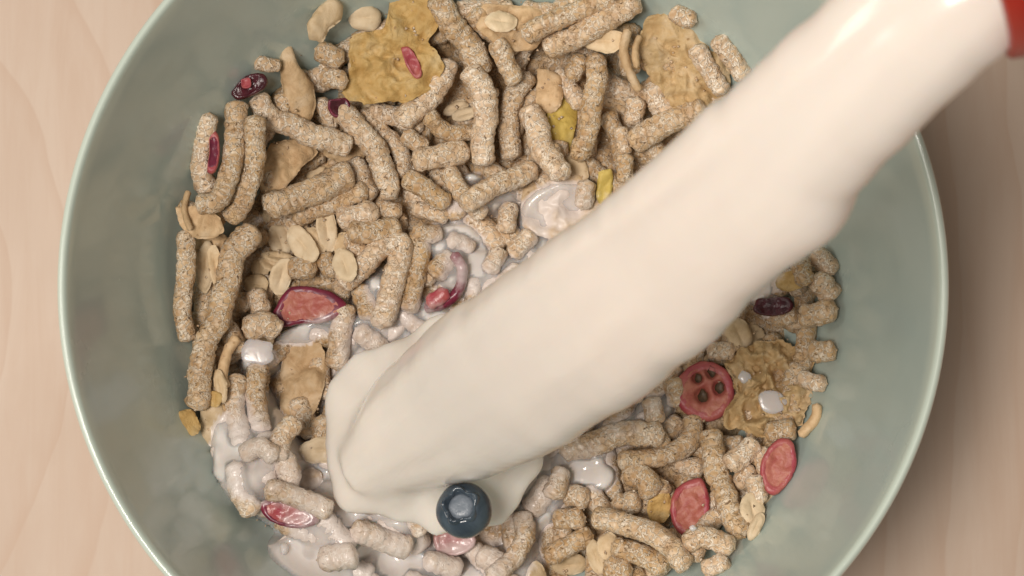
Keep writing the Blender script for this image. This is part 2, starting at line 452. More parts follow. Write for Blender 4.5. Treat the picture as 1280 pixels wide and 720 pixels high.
def place_flake(poly, label, name, mat, cat, group, thick=.0007, warp=.0010, ragged=.05, dome=0.0, groove=None, lift=0, holes=(), rings=None, wf=240, fine=.00012, sinkf=.62, tiltmul=.6, bulge=0.0, parent=None, zfix=None, nth=None, billow=0):
    SEED[0] += 1; sd = SEED[0] * 2.31
    z0 = .037 if zfix is None else zfix
    n = nth or 64
    W2 = [at(p[0], p[1], z0) for p in poly]
    c, th, R = star_outline([(q.x, q.y) for q in W2], n)
    rmax = R.max(); rings = rings or max(5, int(rmax / .00055)); rings = min(rings, 30)
    X = []; 
    for i in range(rings + 1):
        u = i / rings
        for k in range(n):
            rr = R[k] * (1 + ragged * noise.noise(Vector((math.cos(th[k]) * 3.1 + sd, math.sin(th[k]) * 3.1, sd))) * 1.2 * u
                         + ragged * .6 * noise.noise(Vector((math.cos(th[k]) * 9 + sd, math.sin(th[k]) * 9, sd))) * u
                         + ragged * .45 * noise.noise(Vector((math.cos(th[k]) * 19 + sd, math.sin(th[k]) * 19, sd))) * u) * u
            X.append((c[0] + rr * math.cos(th[k]), c[1] + rr * math.sin(th[k]), u))
    X = np.array(X)
    i_, j_ = idx(X[:, 0], X[:, 1]); sup = H[i_, j_]
    if zfix is None:
        A = np.vstack([np.ones(len(X)), X[:, 0] - c[0], X[:, 1] - c[1]]).T
        co, *_ = np.linalg.lstsq(A, sup, rcond=None)
        tx = max(-.35, min(.35, co[1] * tiltmul)); ty = max(-.35, min(.35, co[2] * tiltmul))
        pl = tx * (X[:, 0] - c[0]) + ty * (X[:, 1] - c[1])
        zc = float(np.percentile(sup - pl, 100 * sinkf)) + .0004 + thick / 2 + lift
    else:
        pl = 0 * X[:, 0]; zc = zfix
    V = []
    gc = math.cos(groove or 0); gs = math.sin(groove or 0)
    for side in (1, -1):
        for q, (x, y, u) in enumerate(X):
            dx = x - c[0]; dy = y - c[1]
            z = zc + (pl[q] if zfix is None else 0) + dome * rmax * (u * u - .4)
            z += warp * nz((x, y, 0), wf, sd) * 1.6 + warp * .5 * nz((x, y, 0), wf * 2.6, sd + 4)
            if billow: z += billow * (abs(nz((x, y, 0), 330, sd)) * 1.6 + abs(nz((x, y, 0), 720, sd)) * 1.0 - .4) * (1 if side == 1 else 0)
            th_ = thick / 2 * (math.sqrt(max(0, 1 - u ** 6)) if u < 1 else 0) + bulge * (1 - u * u)
            zz_ = z + side * th_
            if side == 1:
                zz_ += fine * nz((x, y, 1), 1400, sd)
                if groove is not None:
                    dist = abs(-gs * dx + gc * dy); along = abs(gc * dx + gs * dy)
                    zz_ -= .00035 * math.exp(-(dist / .0003) ** 2) * max(0, 1 - (along / (rmax * .8)) ** 2)
                for hx, hy, hr in holes:
                    d_ = math.hypot(x - hx, y - hy) / hr
                    zz_ -= .0010 * math.exp(-d_ ** 4)
            V.append((x, y, zz_))
    F = []; NN = (rings + 1) * n
    for i in range(rings):
        for k in range(n):
            a, b, d_, e = i * n + k, i * n + (k + 1) % n, (i + 1) * n + (k + 1) % n, (i + 1) * n + k
            F.append((a, e, d_, b)); F.append((NN + a, NN + b, NN + d_, NN + e))
    for k in range(n):
        a, b = rings * n + k, rings * n + (k + 1) % n
        F.append((a, NN + a, NN + b, b))
    cz = zc
    o = mesh_obj(name, V, F, M[mat], loc=(c[0], c[1], cz), parent=parent)
    if parent is None: tag(o, label, cat, group)
    stamp(V[:NN]); PIECES.append(o)
    o_c = (c, zc, R, th)
    return o, o_c

# ------------------------------------------------------------------ buried cereal underneath
def crumb_bed():
    n = 150; e = .064; V = []; F = []; vid = {}
    for i in range(n):
        for j in range(n):
            x = -e + 2 * e * i / (n - 1); y = -e + 2 * e * j / (n - 1); r = math.hypot(x, y)
            if r > .0605: continue
            z = .0205 + .0028 * noise.noise(Vector((x * 170, y * 170, 1))) + .0016 * noise.noise(Vector((x * 420, y * 420, 4)))
            vid[i, j] = len(V); V.append((x, y, z))
    for (i, j) in list(vid):
        q = [vid.get(k) for k in ((i, j), (i + 1, j), (i + 1, j + 1), (i, j + 1))]
        if None not in q: F.append(q)
    o = mesh_obj('cereal_crumbs', V, F, M['stick'], loc=(0, 0, .0245))
    tag(o, 'loose crumbs filling the bottom of the bowl beneath the cereal', 'crumbs', kind='stuff'); stamp(V); PIECES.append(o)
crumb_bed()
def filler(n, rmax, zlo, zhi, dmin, wall=False):
    pts = []; tries = 0
    while len(pts) < n and tries < 6000:
        tries += 1
        r = rmax * (math.sqrt(random.random()) if not wall else random.uniform(.93, 1.0)); a = random.random() * 2 * PI
        x, y = r * math.cos(a), r * math.sin(a)
        if any((x - q[0]) ** 2 + (y - q[1]) ** 2 < dmin * dmin for q in pts): continue
        pts.append((x, y, a))
    for x, y, a in pts:
        L = random.uniform(.007, .014) if not wall else random.uniform(.010, .015); b = random.random() * PI if not wall else a + PI / 2 + random.uniform(-.45, .45)
        dx, dy = math.cos(b) * L / 2, math.sin(b) * L / 2
        rad = random.uniform(.0019, .0023); lim = inner_r(zhi) - rad * .9
        def cl(p):
            h = math.hypot(*p); return p if h < lim else (p[0] * lim / h, p[1] * lim / h)
        p0 = cl((x - dx, y - dy)); p1 = cl((x + dx, y + dy)); pm = ((p0[0] + p1[0]) / 2 + random.uniform(-.001, .001), (p0[1] + p1[1]) / 2 + random.uniform(-.001, .001))
        if math.hypot(p0[0] - p1[0], p0[1] - p1[1]) < .004: continue
        s0, sm_, s1 = (support(p[0], p[1], rad) for p in (p0, pm, p1))
        z0 = min(zhi, max(zlo, s0 + rad * .5)); z1 = min(zhi, max(zlo, s1 + rad * .5))
        place_stick(None, rad * 2 * 6912, 'cereal stick buried in the gaps beneath the upper layer of cereal', world=[(*p0, z0), (*pm, (z0 + z1) / 2), (*p1, z1)],
                    group='cereal sticks buried beneath the top layer', nseg=14)
filler(104, .053, .022, .0283, .0078)
for q in range(26):
    r = .052 * math.sqrt(random.random()); a = random.random() * 2 * PI; p = Vector((r * math.cos(a), r * math.sin(a), .031)) - CAM
    dp = p.dot(DIRV); px = 640 + p.x / dp * FPX; py = 360 - p.dot(UPV) / dp * FPX
    place_flake(ellipse(px, py, random.uniform(12, 15), random.uniform(17, 24), random.random() * PI, irr=.07), 'oat flake half buried between the cereal sticks of the lower layer', 'oat_flake', 'oat', 'oat flake',
                'oat flakes buried beneath the top layer', thick=.0011, warp=.0004, nth=28)
filler(44, .0585, .0265, .0292, .0062, wall=True)

# ------------------------------------------------------------------ pieces seen in the photograph, bottom of the heap first
def P(s): return [tuple(float(c) for c in q.split(',')) for q in s.split()]
def st(s, w_, label, **k): return place_stick(P(s), w_, label, **k)
def oat(cx, cy, a, b, deg, label, mat='oat', **k):
    k.setdefault('dome', random.choice((-.05, .06, .10)))
    rot = math.radians(deg)
    return place_flake(ellipse(cx, cy, a / 2, b / 2, rot, irr=.07), label, 'oat_flake', mat, 'oat flake', 'oat flakes among the cereal',
                       thick=.0011, warp=.00035, ragged=.05, groove=-rot if a > b else -rot + PI / 2, nth=36, **k)[0]
def flake(s, mat, label, name='corn_flake', cat='flake', **k):
    k.setdefault('thick', .0009)
    return place_flake(P(s), label, name, mat, cat, 'crumpled flakes among the cereal', **k)[0]
def thin(s, w_, label, mat='tan', **k):
    w_ *= .8
    return place_stick(P(s), w_, label, name='curled_flake', mat=mat, cat='flake', group='curled flake edges among the cereal', nseg=14, flat=1.25, **k)

# --- low pieces, seen between and behind the others
st('590,8 615,38 650,60', 34, 'tan cereal stick lying under the pale oat flake at the top centre')
st('330,215 350,250', 30, 'short cereal stick under the crumpled tan flake at the left')
st('545,205 560,240 575,275', 30, 'cereal stick sloping down behind the smooth finger-shaped piece near the centre')
st('440,200 465,250', 30, 'shadowed cereal stick below the tip of the thick curved stick at upper left')
st('700,215 690,180', 28, 'shaded cereal stick between the two upright sticks left of the yellow fruit flake')
st('760,140 775,185 780,215', 26, 'half hidden stick right of the long upright stick beside the yellow flake')
st('800,175 830,200', 28, 'stick disappearing under the milk stream below the tan folded flake')
st('590,105 612,125', 30, 'shadowed stick end right of the pair of small oat flakes')
st('728,72 712,98', 26, 'shaded stub left of the top of the long upright stick by the yellow flake')
st('750,45 780,60 790,95', 30, 'shaded stick behind the curled flake edge at the top right')
st('1020,320 1040,338', 28, 'small stick by the right wall just under the edge of the milk stream')
st('985,345 1000,365', 26, 'stub behind the dark dried cranberry near the right wall')
st('900,558 928,556', 26, 'shaded stub right of the top of the long ringed stick at lower right')
st('840,578 878,588', 28, 'shaded stick left of the middle of the long ringed stick at lower right')
st('800,640 835,600', 30, 'dim stick behind the pink-red cranberry half at lower right')
st('735,610 760,650', 28, 'dim stick under the white milk blob at the lower centre')
st('925,607 938,588', 28, 'short stick standing between the long ringed stick and the bright knobbly one')
st('755,705 790,712', 30, 'stick end at the bottom edge right of the small oat flakes')
st('880,712 905,698', 26, 'short smooth stub at the bottom edge near the right wall')
st('950,560 962,600', 26, 'stub behind the red cranberry by the lower right wall')
st('838,690 880,690', 30, 'dim stick at the bottom edge between two bent sticks')
st('405,322 412,342', 26, 'short stub between the upright oat flake and the dark cranberry')
st('437,288 450,322', 28, 'stub standing left of the bent stick beside the arched stick')
st('318,360 330,395', 30, 'shaded stick left of the cut dark cranberry')
st('275,395 300,440', 30, 'shaded stick right of the long wavy stick at the left wall')
st('262,480 285,530', 30, 'stick partly hidden left of the milk coated sticks')
st('300,590 330,620', 30, 'stick under the milk above the cranberry at the lower left wall')
st('272,560 282,585', 22, 'small tan stub at the lower left wall under the milk')
st('283,600 300,622', 22, 'lowest tan stub at the lower left wall beside the dark gap')
st('225,262 250,268', 26, 'short stick touching the left wall under the bent double sticks')
st('450,355 462,400', 28, 'stick sinking into milk left of the arched stick')
st('620,330 612,372', 28, 'milk wetted stub right of the dark cranberry crescent')
st('590,345 592,392', 24, 'small stub drowned in milk next to the cranberry crescent')
st('640,255 634,290', 26, 'wet stub in the milk puddle left of the soaked flake')
st('665,290 640,322', 26, 'soaked stick end sticking out of the milk puddle at the centre')
st('700,285 690,318', 26, 'soaked stub beside the upper edge of the milk stream')
st('585,250 605,268', 28, 'wet stick end below the finger-shaped piece')
st('515,262 560,270', 24, 'wet stick lying at the top edge of the milk puddle')
st('470,262 500,268', 26, 'stub right of the thick cross stick above the arched stick')
st('355,115 350,150', 28, 'shaded stick under the smooth tan cluster at upper left')
st('460,140 500,145 530,160', 30, 'stick under the big golden corn flake')
st('400,65 425,75', 30, 'stub right of the smooth tan cluster under the corn flake')
st('690,25 730,8', 40, 'shaded stick under the two parallel sticks at the top edge')
st('840,10 870,25', 26, 'shaded stick behind the tan folded flake by the upper right wall')
st('985,402 1010,392', 24, 'tan stub left of the smooth stick end by the right wall')
st('800,515 830,560', 28, 'milky stick beside the lower edge of the milk stream')
st('420,600 450,640', 34, 'stick drowned under the milk left of the blueberry')
st('360,560 352,600', 34, 'stick drowned in the milk at the lower left')
st('500,650 530,690', 34, 'stick drowned in milk at the bottom left of the blueberry')
st('600,690 640,715', 30, 'stick drowned in milk below the blueberry')
st('660,640 690,600', 32, 'stick under the thin milk between the stream and the lower right cereal')
flake('400,150 440,160 450,185 420,190 395,175', 'tan', name='corn_flake', label='hidden tan flake edge under the crossing sticks at upper left')
flake('335,170 365,165 392,178 375,200 352,228 322,232 318,200', 'tan', label='crumpled tan flake right of the bent double sticks', warp=.0018)
flake('232,300 262,285 285,300 262,330 240,330', 'tan', label='tan flake behind the long wavy stick at the left wall')
flake('222,262 262,262 282,290 250,300 228,285', 'tan', label='crumpled tan flake touching the left wall under the bent sticks')
flake('600,0 665,0 690,20 668,52 625,52 598,30', 'tan', label='lumpy tan flake at the top edge around the pale oat flake', warp=.0016)
flake('672,72 700,78 705,110 690,128 672,118', 'tan', label='tan flake tucked right of the stick crossing at top centre')
flake('250,505 275,505 282,540 262,558 246,540', 'oat', label='pale smooth flake beside the left wall below the long stick', warp=.0008)
flake('222,515 240,512 250,535 240,545 225,530', 'corn', label='small orange-brown flake touching the left wall')
flake('380,668 405,664 428,690 415,706 393,713 370,700 366,680', 'corn', label='brown folded flake in the dark gap at the bottom left', warp=.0018)
flake('975,340 1010,335 1012,352 990,362 972,355', 'corn', label='small golden flake under the milk stream near the right wall')
flake('814,622 838,612 842,640 825,655 812,640', 'corn', label='golden flake scrap left of the pink-red cranberry half')
# --- middle
st('318,76 352,82', 24, 'rounded stub poking out toward the bowl wall at upper left')
st('398,122 412,145 416,165', 24, 'short bent stick right of the smooth tan cluster')
st('398,97 437,101', 26, 'pale stub left of the golden corn flake')
st('450,138 476,165 500,192 506,222', 24, 'slimmer stick lying right behind the thick curved stick at upper left')
st('545,-6 563,25 588,58 602,95', 34, 'long stick running down from the top edge right of the golden corn flake')
st('562,72 542,116 500,158', 34, 'stick running down-left from under the golden corn flake')
st('533,142 560,165 590,166 603,150', 26, 'arched smooth stick below the pair of small oat flakes')
st('662,90 643,120 637,160 641,200', 30, 'upright stick forming the left leg of the crossing at top centre')
st('747,66 745,110 735,160 724,200', 29, 'long upright stick immediately right of the yellow fruit flake')
st('815,100 826,122 838,145', 30, 'crusted stick end below the tan folded flake')
st('797,120 790,158', 28, 'shaded stick left of the crusted stick end near the stream')
st('512,170 530,182', 26, 'small stub above the thick stub near the centre')
st('560,212 578,240 592,262', 28, 'milk wetted stick crossing under the soaked level stick')
oat(404,203, 62, 24, -4, 'smooth curved oat flake above the broad slanting stick at the left')
oat(377,221, 56, 12, -14, 'thin oat flake seen edge-on above the broad slanting stick')
oat(325,250, 14, 32, 5, 'slim oat flake edge right of the bent double sticks')
oat(254,330, 24, 66, 4, 'long oat flake standing left in the pair by the wavy stick', lift=-.0004)
oat(268,332, 18, 60, -8, 'slim upright oat flake right in the pair by the wavy stick')
oat(317,324, 24, 26, 0, 'small tan oat flake top-left of the cut dark cranberry')
oat(313,347, 32, 28, 10, 'brownish oat flake lying left of the pale upright one')
oat(330,320, 26, 20, 30, 'small oat flake tucked under the pair of round oat flakes')
oat(340,311, 42, 15, 5, 'narrow oat flake seen edge-on below the round oat flakes')
oat(388,291, 26, 40, -30, 'oat flake peeking out right of the second round oat flake')
oat(568,118, 36, 18, -25, 'upper pale oat flake of the small pair left of the long upright stick', mat='oatpale')
oat(580,130, 34, 18, -12, 'lower pale oat flake of the small pair left of the long upright stick', mat='oatpale')
oat(757,48, 56, 30, 5, 'smooth oat flake under the two parallel sticks at top right')
st('365,272 410,255 458,236', 28, 'lower stick of the broad slanting pair at the left')
st('362,334 395,338', 30, 'knobbly stub directly above the cut dark cranberry')
st('232,288 231,340 227,390 236,428', 26, 'upright stick pressed against the left wall')
st('505,300 524,305 522,342 511,392', 28, 'shorter arched stick left of the dark cranberry crescent')
st('970,400 990,395', 24, 'stub beneath the dark dried cranberry')
st('1020,352 1034,368', 34, 'tan stick end by the right wall above the smooth stick end')
st('775,158 782,195', 22, 'wet slim stick beside the upper edge of the milk stream')
st('782,190 783,228', 22, 'wet stub touching the upper edge of the milk stream')
oat(952,412, 26, 34, -20, 'oat flake edge behind the golden lumpy cluster', lift=-.0008)
oat(930,412, 34, 46, -25, 'smooth pale oat flake at the lower edge of the milk stream', mat='oat')
st('885,436 918,439', 26, 'cream stub above the round cranberry slice')
st('838,480 842,505', 26, 'milk coated stub left of the round cranberry slice')
st('812,500 820,525', 26, 'soaked stub in the thin milk beside the stream')
st('1015,440 1042,438', 28, 'pale stub sticking out right of the golden lumpy cluster')
st('770,628 800,625', 32, 'round stick end in the dark gap below the white milk blob')
st('778,596 805,598 822,620', 34, 'bent smooth tan stick below the level double sticks')
st('704,620 738,625', 32, 'stub at the edge of the milk right of the blueberry')
st('690,650 732,648', 28, 'upper stub left of the long bent stick at the bottom')
st('680,697 705,685 742,668', 30, 'stick slanting up to the bend at the bottom edge')
st('765,680 800,692 832,716', 30, 'second bent stick at the bottom edge under the long one')
oat(714,706, 50, 26, -8, 'pale grooved oat flake at the bottom edge right of the milk', mat='oat')
oat(747,696, 22, 46, -15, 'slim oat flake standing beside the grooved oat flake at the bottom')
oat(957,617, 24, 30, 10, 'small oat flake between the red cranberry and the folded oat flake')
st('855,682 882,672 916,688', 32, 'short bent stick below the pink-red cranberry half')
st('300,468 292,515 302,565', 30, 'left one of two milk coated upright sticks')
st('430,378 424,420 420,462', 30, 'milk coated stick sinking below the left leg of the arched stick')
thin('297,420 285,440 278,468 282,485', 18, 'yellowish curled flake edge beside the long stick at the left')
st('322,455 320,500 326,545', 30, 'right one of two milk coated upright sticks')
oat(275,482, 16, 44, -12, 'slim oat flake wedged beside the long stick at the left')
oat(268,498, 20, 20, 0, 'small yellowish oat scrap beside the long stick at the left', mat='corn')
thin('786,36 779,62 788,92 799,115', 16, 'thin curled flake rim left of the tan folded flake')
thin('800,45 794,62 796,85', 13, 'inner loop of a curled flake left of the tan folded flake')
flake('750,205 768,205 764,245 748,240', 'yellow', name='fruit_chunk', label='pale yellow chunk at the edge of the soaked flake', thick=.002)
flake('655,222 690,208 735,213 758,238 742,270 702,288 664,282 651,258', 'tan', label='soaked tan flake half covered by milk beside the stream', warp=.0016)
thin('1022,503 1018,525 1000,545', 16, 'curled flake rim at the right wall below the golden cluster')
flake('306,692 322,684 342,680 352,670 372,660 378,668 360,678 340,690 318,697', 'tan', label='tan flake edge pointing to the bowl wall at the bottom left', thick=.0015)
thin('236,238 231,262 238,288', 12, 'thin curled flake edge at the left wall')
# --- milk covered heap at the lower left
st('300,590 322,628 345,640', 30, 'milk draped stick on the outer edge of the lower left milk')
st('395,610 430,622 462,650', 32, 'milk draped stick between the brown crumb and the bare stick tip')
st('420,545 405,590', 28, 'milk draped stub under the floating tan oat flake')
st('370,500 390,545', 30, 'milk draped stub below the pinkish tan flake')
st('425,480 412,530', 28, 'milk draped stick left of the landing stream')
st('445,410 470,430 478,455', 30, 'milk draped stub between the arched stick and the stream')
st('345,650 400,672 430,668', 30, 'milk draped stick under the pink cranberry at the lower left')
st('455,640 490,640', 28, 'milk draped stub above the bare tipped stick')
st('530,700 575,712', 30, 'milk draped stick at the bottom edge below the blueberry')
st('625,600 640,640', 28, 'milk draped stick right of the blueberry')
st('705,585 690,625', 30, 'milk draped stick under the white milk blob')
st('520,285 550,292', 26, 'wet stub at the upper left edge of the central milk puddle')
st('560,300 590,312', 26, 'wet stub inside the central milk puddle')
st('625,312 612,340', 26, 'wet upright stub inside the central milk puddle')
st('650,335 628,358', 24, 'wet stub at the edge of the stream in the central puddle')
st('735,225 728,262', 26, 'wet stub on the soaked flake near the stream')
st('1000,470 1030,480', 26, 'stub between the golden cluster and the right wall')
st('960,540 990,536', 28, 'shaded stub below the golden lumpy cluster')
st('940,600 950,625', 24, 'shaded stub left of the red cranberry at the lower right wall')
st('1005,350 1000,330', 26, 'stub under the lower edge of the stream near the right wall')
st('292,575 300,612 318,645', 30, 'long milk draped stick following the lower left bowl wall')
st('330,540 335,575 330,610', 32, 'upright milk draped stick at the centre of the lower left milk')
st('380,640 410,655 440,690', 30, 'milk draped stick running down between the pink cranberry and the bottom edge')
st('470,660 520,650', 28, 'milk draped stick lying level left of the blueberry')
st('400,520 402,560', 30, 'milk draped upright stub above the floating tan oat flake')
# --- upper
flake('388,52 386,36 400,14 414,3 428,6 428,26 412,40 404,54', 'oat', name='oat_cluster', cat='oat cluster', sinkf=.9, label='long smooth oat cluster at the upper left wall', thick=.003, warp=.0007)
flake('350,60 363,56 372,78 389,100 391,128 380,148 362,140 352,112 348,80', 'tan', name='oat_cluster', cat='oat cluster', label='smooth tan cluster standing at upper left with a tiny hole', thick=.0032, warp=.0009)
oat(455,17, 43, 32, -5, 'bright pale oat flake by the wall left of the golden corn flake', mat='oatpale')
st('318,118 342,148 385,165 440,183', 32, 'long bent stick below the smooth tan cluster at upper left')
st('262,140 256,175 252,215 262,240', 30, 'outermost stick of the three bundled at the left wall')
st('318,142 320,190 305,250 282,276', 27, 'right-hand stick of the three bundled at the left wall')
st('296,126 293,175 287,220 270,254 243,257', 30, 'middle bent stick of the three bundled at the left wall')
st('420,136 452,165 477,202 487,238 478,236', 33, 'thick curved stick pointing down right of the long bent stick')
st('515,198 555,196 588,187', 36, 'thick wet stub pointing right near the centre')
st('505,219 535,238 563,257', 28, 'smooth finger-shaped piece lying above the milk puddle')
st('578,254 615,235 670,208', 28, 'soaked stick lying level above the milk puddle')
st('615,52 632,80 648,104', 27, 'short stick in front of the dark gap at top centre')
st('582,82 600,105 608,140 602,180 603,210', 33, 'long upright bent stick left of the crossing at top centre')
st('660,133 672,172 690,200 702,225', 33, 'leg of the crossing at top centre running down to the soaked flake')
st('655,45 700,24 768,-6', 30, 'upper one of two parallel sticks slanting to the top edge')
st('682,66 735,38 800,0', 33, 'lower one of two parallel sticks slanting to the top edge')
oat(626,22, 40, 28, 3, 'pale oat flake at the top centre between two sticks', mat='oatpale')
flake('484,-8 545,-8 545,28 533,44 552,62 551,86 522,113 470,122 446,122 424,112 436,82 434,42 460,36 482,22', 'corn', label='big golden corn flake at the top with a red fruit fleck', billow=-.0010, nth=110, warp=.0013, sinkf=.86, tiltmul=.3, ragged=.07, dome=.05)
flake('700,108 718,100 726,106 722,140 714,172 702,188 690,162 684,132', 'yellow', name='fruit_flake', label='yellow diamond-shaped fruit flake between two upright sticks', thick=.0008)
flake('806,16 840,12 876,26 898,46 910,72 916,98 906,120 880,136 850,138 832,112 812,86 800,56', 'golden', billow=-.0012, nth=100, sinkf=.8, label='large tan folded flake by the upper right wall', warp=.0014)
st('868,58 888,88 905,116', 26, 'left one of two crusted sticks lying on the tan folded flake', lift=-.0008)
st('896,48 916,76 934,100', 25, 'right one of two crusted sticks at the upper right wall', lift=-.0006)
st('790,180 830,157 885,135', 34, 'broad tan stick running along the upper edge of the milk stream')
st('330,264 380,242 438,218', 36, 'upper broad stick of the slanting pair at the left')
st('422,278 470,260', 34, 'thick cross stub right of the upright oat flake')
oat(342,289, 31, 42, -20, 'left one of two round pale oat flakes at the left', mat='oatpale')
oat(373,297, 30, 56, -38, 'right one of two round pale oat flakes at the left', mat='oatpale')
oat(403,275, 27, 62, -6, 'upright cream oat flake lying on the broad slanting sticks', mat='oatpale')
oat(345,337, 28, 50, 18, 'pale upright oat flake above the cut dark cranberry', mat='oatpale')
st('320,284 292,318 284,358 274,395 254,440 244,512', 33, 'long wavy stick running down along the left wall')
st('304,408 335,406 350,418', 32, 'bent stub below the cut dark cranberry')
st('436,292 465,290 500,280', 28, 'stub lying above the arched stick')
st('424,358 450,336 478,308 500,306 497,340 488,372 478,412', 33, 'big arched stick bent over above the milk at left centre')
oat(428,326, 30, 46, -20, 'cream oat flake left of the arched stick', mat='oatpale')
st('548,340 562,328', 34, 'tan stub cupped inside the dark cranberry crescent')
flake('374,404 396,424 402,450 397,488 376,530 346,520 342,478 348,432', 'tan', label='pinkish tan flake standing in the milk at the left', warp=.0013)
flake('912,452 936,428 975,420 1010,428 1018,460 1016,498 1000,532 960,542 920,532 908,514 926,488', 'golden', name='granola_cluster', cat='oat cluster', label='golden lumpy cluster with a milk drop right of the round cranberry slice', thick=.003, warp=.0010, ragged=.11, fine=.0004, wf=300, billow=-.0030, rings=30, nth=120)
st('998,396 1046,388', 32, 'smooth stick end lying against the right wall')
st('700,568 760,547 832,538', 34, 'upper milk soaked stick right of the stream end')
st('772,575 832,569 862,550 866,520', 28, 'bent stick along the lower side of the soaked stick')
st('884,536 893,580 908,625 930,668', 33, 'long ringed stick slanting down at lower right')
st('910,586 930,568 944,552', 32, 'bright knobbly stick right of the long ringed stick')
st('738,645 790,655 832,675 862,712', 34, 'long bent stick running to the bottom edge at lower right')
oat(940,636, 32, 40, -10, 'pale folded oat flake by the lower right wall', mat='oatpale')
oat(944,658, 16, 40, 25, 'folded edge of a pale oat flake at the lower right wall', mat='oatpale')
st('652,640 656,670 640,702 608,722', 28, 'arched milk coated stick right below the blueberry')
# ------------------------------------------------------------------ fruit
def zat(px, py):
    q = at(px, py, .036); i, j = idx([q.x], [q.y]); return float(blurH()[i[0], j[0]])
def blurH(): return blur(H, 2.0)
def fruit(poly, label, name, mats, cat='cranberry', thick=.0020, holes=(), flesh=.80, **k):
    """a cut cranberry: thing = empty, skin rim and flesh as parts"""
    W2 = [at(p[0], p[1], .037) for p in poly]
    c, th, R = star_outline([(q.x, q.y) for q in W2], 48)
    root = bpy.data.objects.new(name, None); COL.objects.link(root)
    tag(root, label, cat, 'cranberry pieces among the cereal')
    i_, j_ = idx(c[0] + np.cos(th) * R * .6, c[1] + np.sin(th) * R * .6)
    z = float(np.percentile(H[i_, j_], k.pop('pct', 62))) + thick * .45 + k.pop('lift', 0)
    root.location = (c[0], c[1], z); bpy.context.view_layer.update()
    n = len(th); V = []; sd = SEED[0] + 5; SEED[0] += 1
    tilt = k.get('tilt', (0, 0))
    prof = [(.74, .42), (.84, .48), (.94, .46), (1.02, .30), (1.04, 0), (1.0, -.3), (.85, -.5), (.3, -.5)]
    def wz(x, y): return .0005 * nz((x, y, 0), 260, sd) + tilt[0] * (x - c[0]) + tilt[1] * (y - c[1])
    for u, zz_ in prof:
        for q in range(n):
            rr = R[q] * u * (1 + .05 * noise.noise(Vector((math.cos(th[q]) * 4 + sd, math.sin(th[q]) * 4, u))))
            x = c[0] + rr * math.cos(th[q]); y = c[1] + rr * math.sin(th[q])
            V.append((x, y, z + zz_ * thick + wz(x, y) + .0002 * nz((x, y, zz_), 900, sd)))
    F = [(i * n + q, (i + 1) * n + q, (i + 1) * n + (q + 1) % n, i * n + (q + 1) % n) for i in range(len(prof) - 1) for q in range(n)]
    sk = mesh_obj('skin', V, F, M[mats[0]], loc=(c[0], c[1], z), parent=root); PIECES.append(sk); stamp(V[:2 * n])
    # flesh surface, dipping into the seed hollows
    V = []; rings = 16
    hl = [(*tuple(at(hx, hy, z))[:2], hr / 6912.0) for hx, hy, hr in holes]
    for i in range(rings + 1):
        u = i / rings
        for q in range(n):
            rr = R[q] * u * .84 * (1 + .10 * noise.noise(Vector((math.cos(th[q]) * 3, math.sin(th[q]) * 3, sd)))); x = c[0] + rr * math.cos(th[q]); y = c[1] + rr * math.sin(th[q])
            zz_ = z + thick * .44 + wz(x, y) - .0003 * (1 - u * u) + .0004 * nz((x, y, 0), 700, sd)
            for hx, hy, hr in hl:
                d_ = math.hypot(x - hx, y - hy) / hr; zz_ -= .0012 * math.exp(-d_ ** 4)
            V.append((x, y, zz_))
    F = [(i * n + q, (i + 1) * n + q, (i + 1) * n + (q + 1) % n, i * n + (q + 1) % n) for i in range(rings) for q in range(n)]
    fl = mesh_obj('flesh', V, F, M[mats[1]], loc=(c[0], c[1], z), parent=root); PIECES.append(fl); stamp(V)
    for hx, hy, hr in hl:          # the brown hollow of each seed chamber
        V = []; m = 14
        s1 = random.random() * 9
        for i, (u, dz) in enumerate(((.95, 0), (.8, -.00045), (.45, -.0008), (.001, -.0009))):
            for q in range(m):
                a = 2 * PI * q / m; rr = hr * .82 * u * (1 + .38 * noise.noise(Vector((math.cos(a) * 1.5 + s1, math.sin(a) * 1.5, s1))))
                x = hx + rr * math.cos(a) * .85; y = hy + rr * math.sin(a) * 1.1
                V.append((x, y, z + thick * .44 + wz(x, y) + .00012 + dz * .4))
        F = [(i * m + (q + 1) % m, i * m + q, (i + 1) * m + q, (i + 1) * m + (q + 1) % m) for i in range(3) for q in range(m)]
        mesh_obj('seed_hollow', V, F, M['seed'], loc=(hx, hy, z), parent=root)
    return root

# round slice with four seed hollows
fruit(ellipse(887, 484, 37, 37, 0, irr=.03), 'round pink-red cranberry slice with four dark seed hollows', 'cranberry_slice', ('cran', 'crancore'),
      holes=[(889, 465, 8), (872, 473, 7), (899, 485, 8.5), (878, 495, 9.5)], pct=86, lift=.0005)
fruit(P('862,600 882,598 890,625 886,655 868,668 850,662 842,640 846,615'), 'pink-red cranberry half lying below the double level sticks at lower right', 'cranberry_half', ('cran', 'crancore'), pct=72)
fruit(P('975,548 990,552 996,580 984,605 968,618 955,605 952,580 962,560'), 'red cranberry half against the lower right bowl wall', 'cranberry_half', ('cran', 'crancore'), pct=70)
fruit(P('342,372 356,354 380,352 415,362 428,380 400,396 370,398 345,402 336,390'), 'cut dark-skinned cranberry with pinkish flesh above the milk at the left', 'cranberry_half', ('cranskin', 'crancore'), pct=70)
fruit(P('540,668 560,662 588,666 592,680 576,692 552,694 542,682'), 'pink cranberry piece in the milk directly below the blueberry', 'cranberry_piece', ('cran', 'cran'), pct=85, lift=.0006)
fruit(P('948,372 985,370 992,385 970,393 945,388'), 'dark dried cranberry under the milk stream near the right wall', 'dried_cranberry', ('darkcran', 'darkcran'), pct=80)
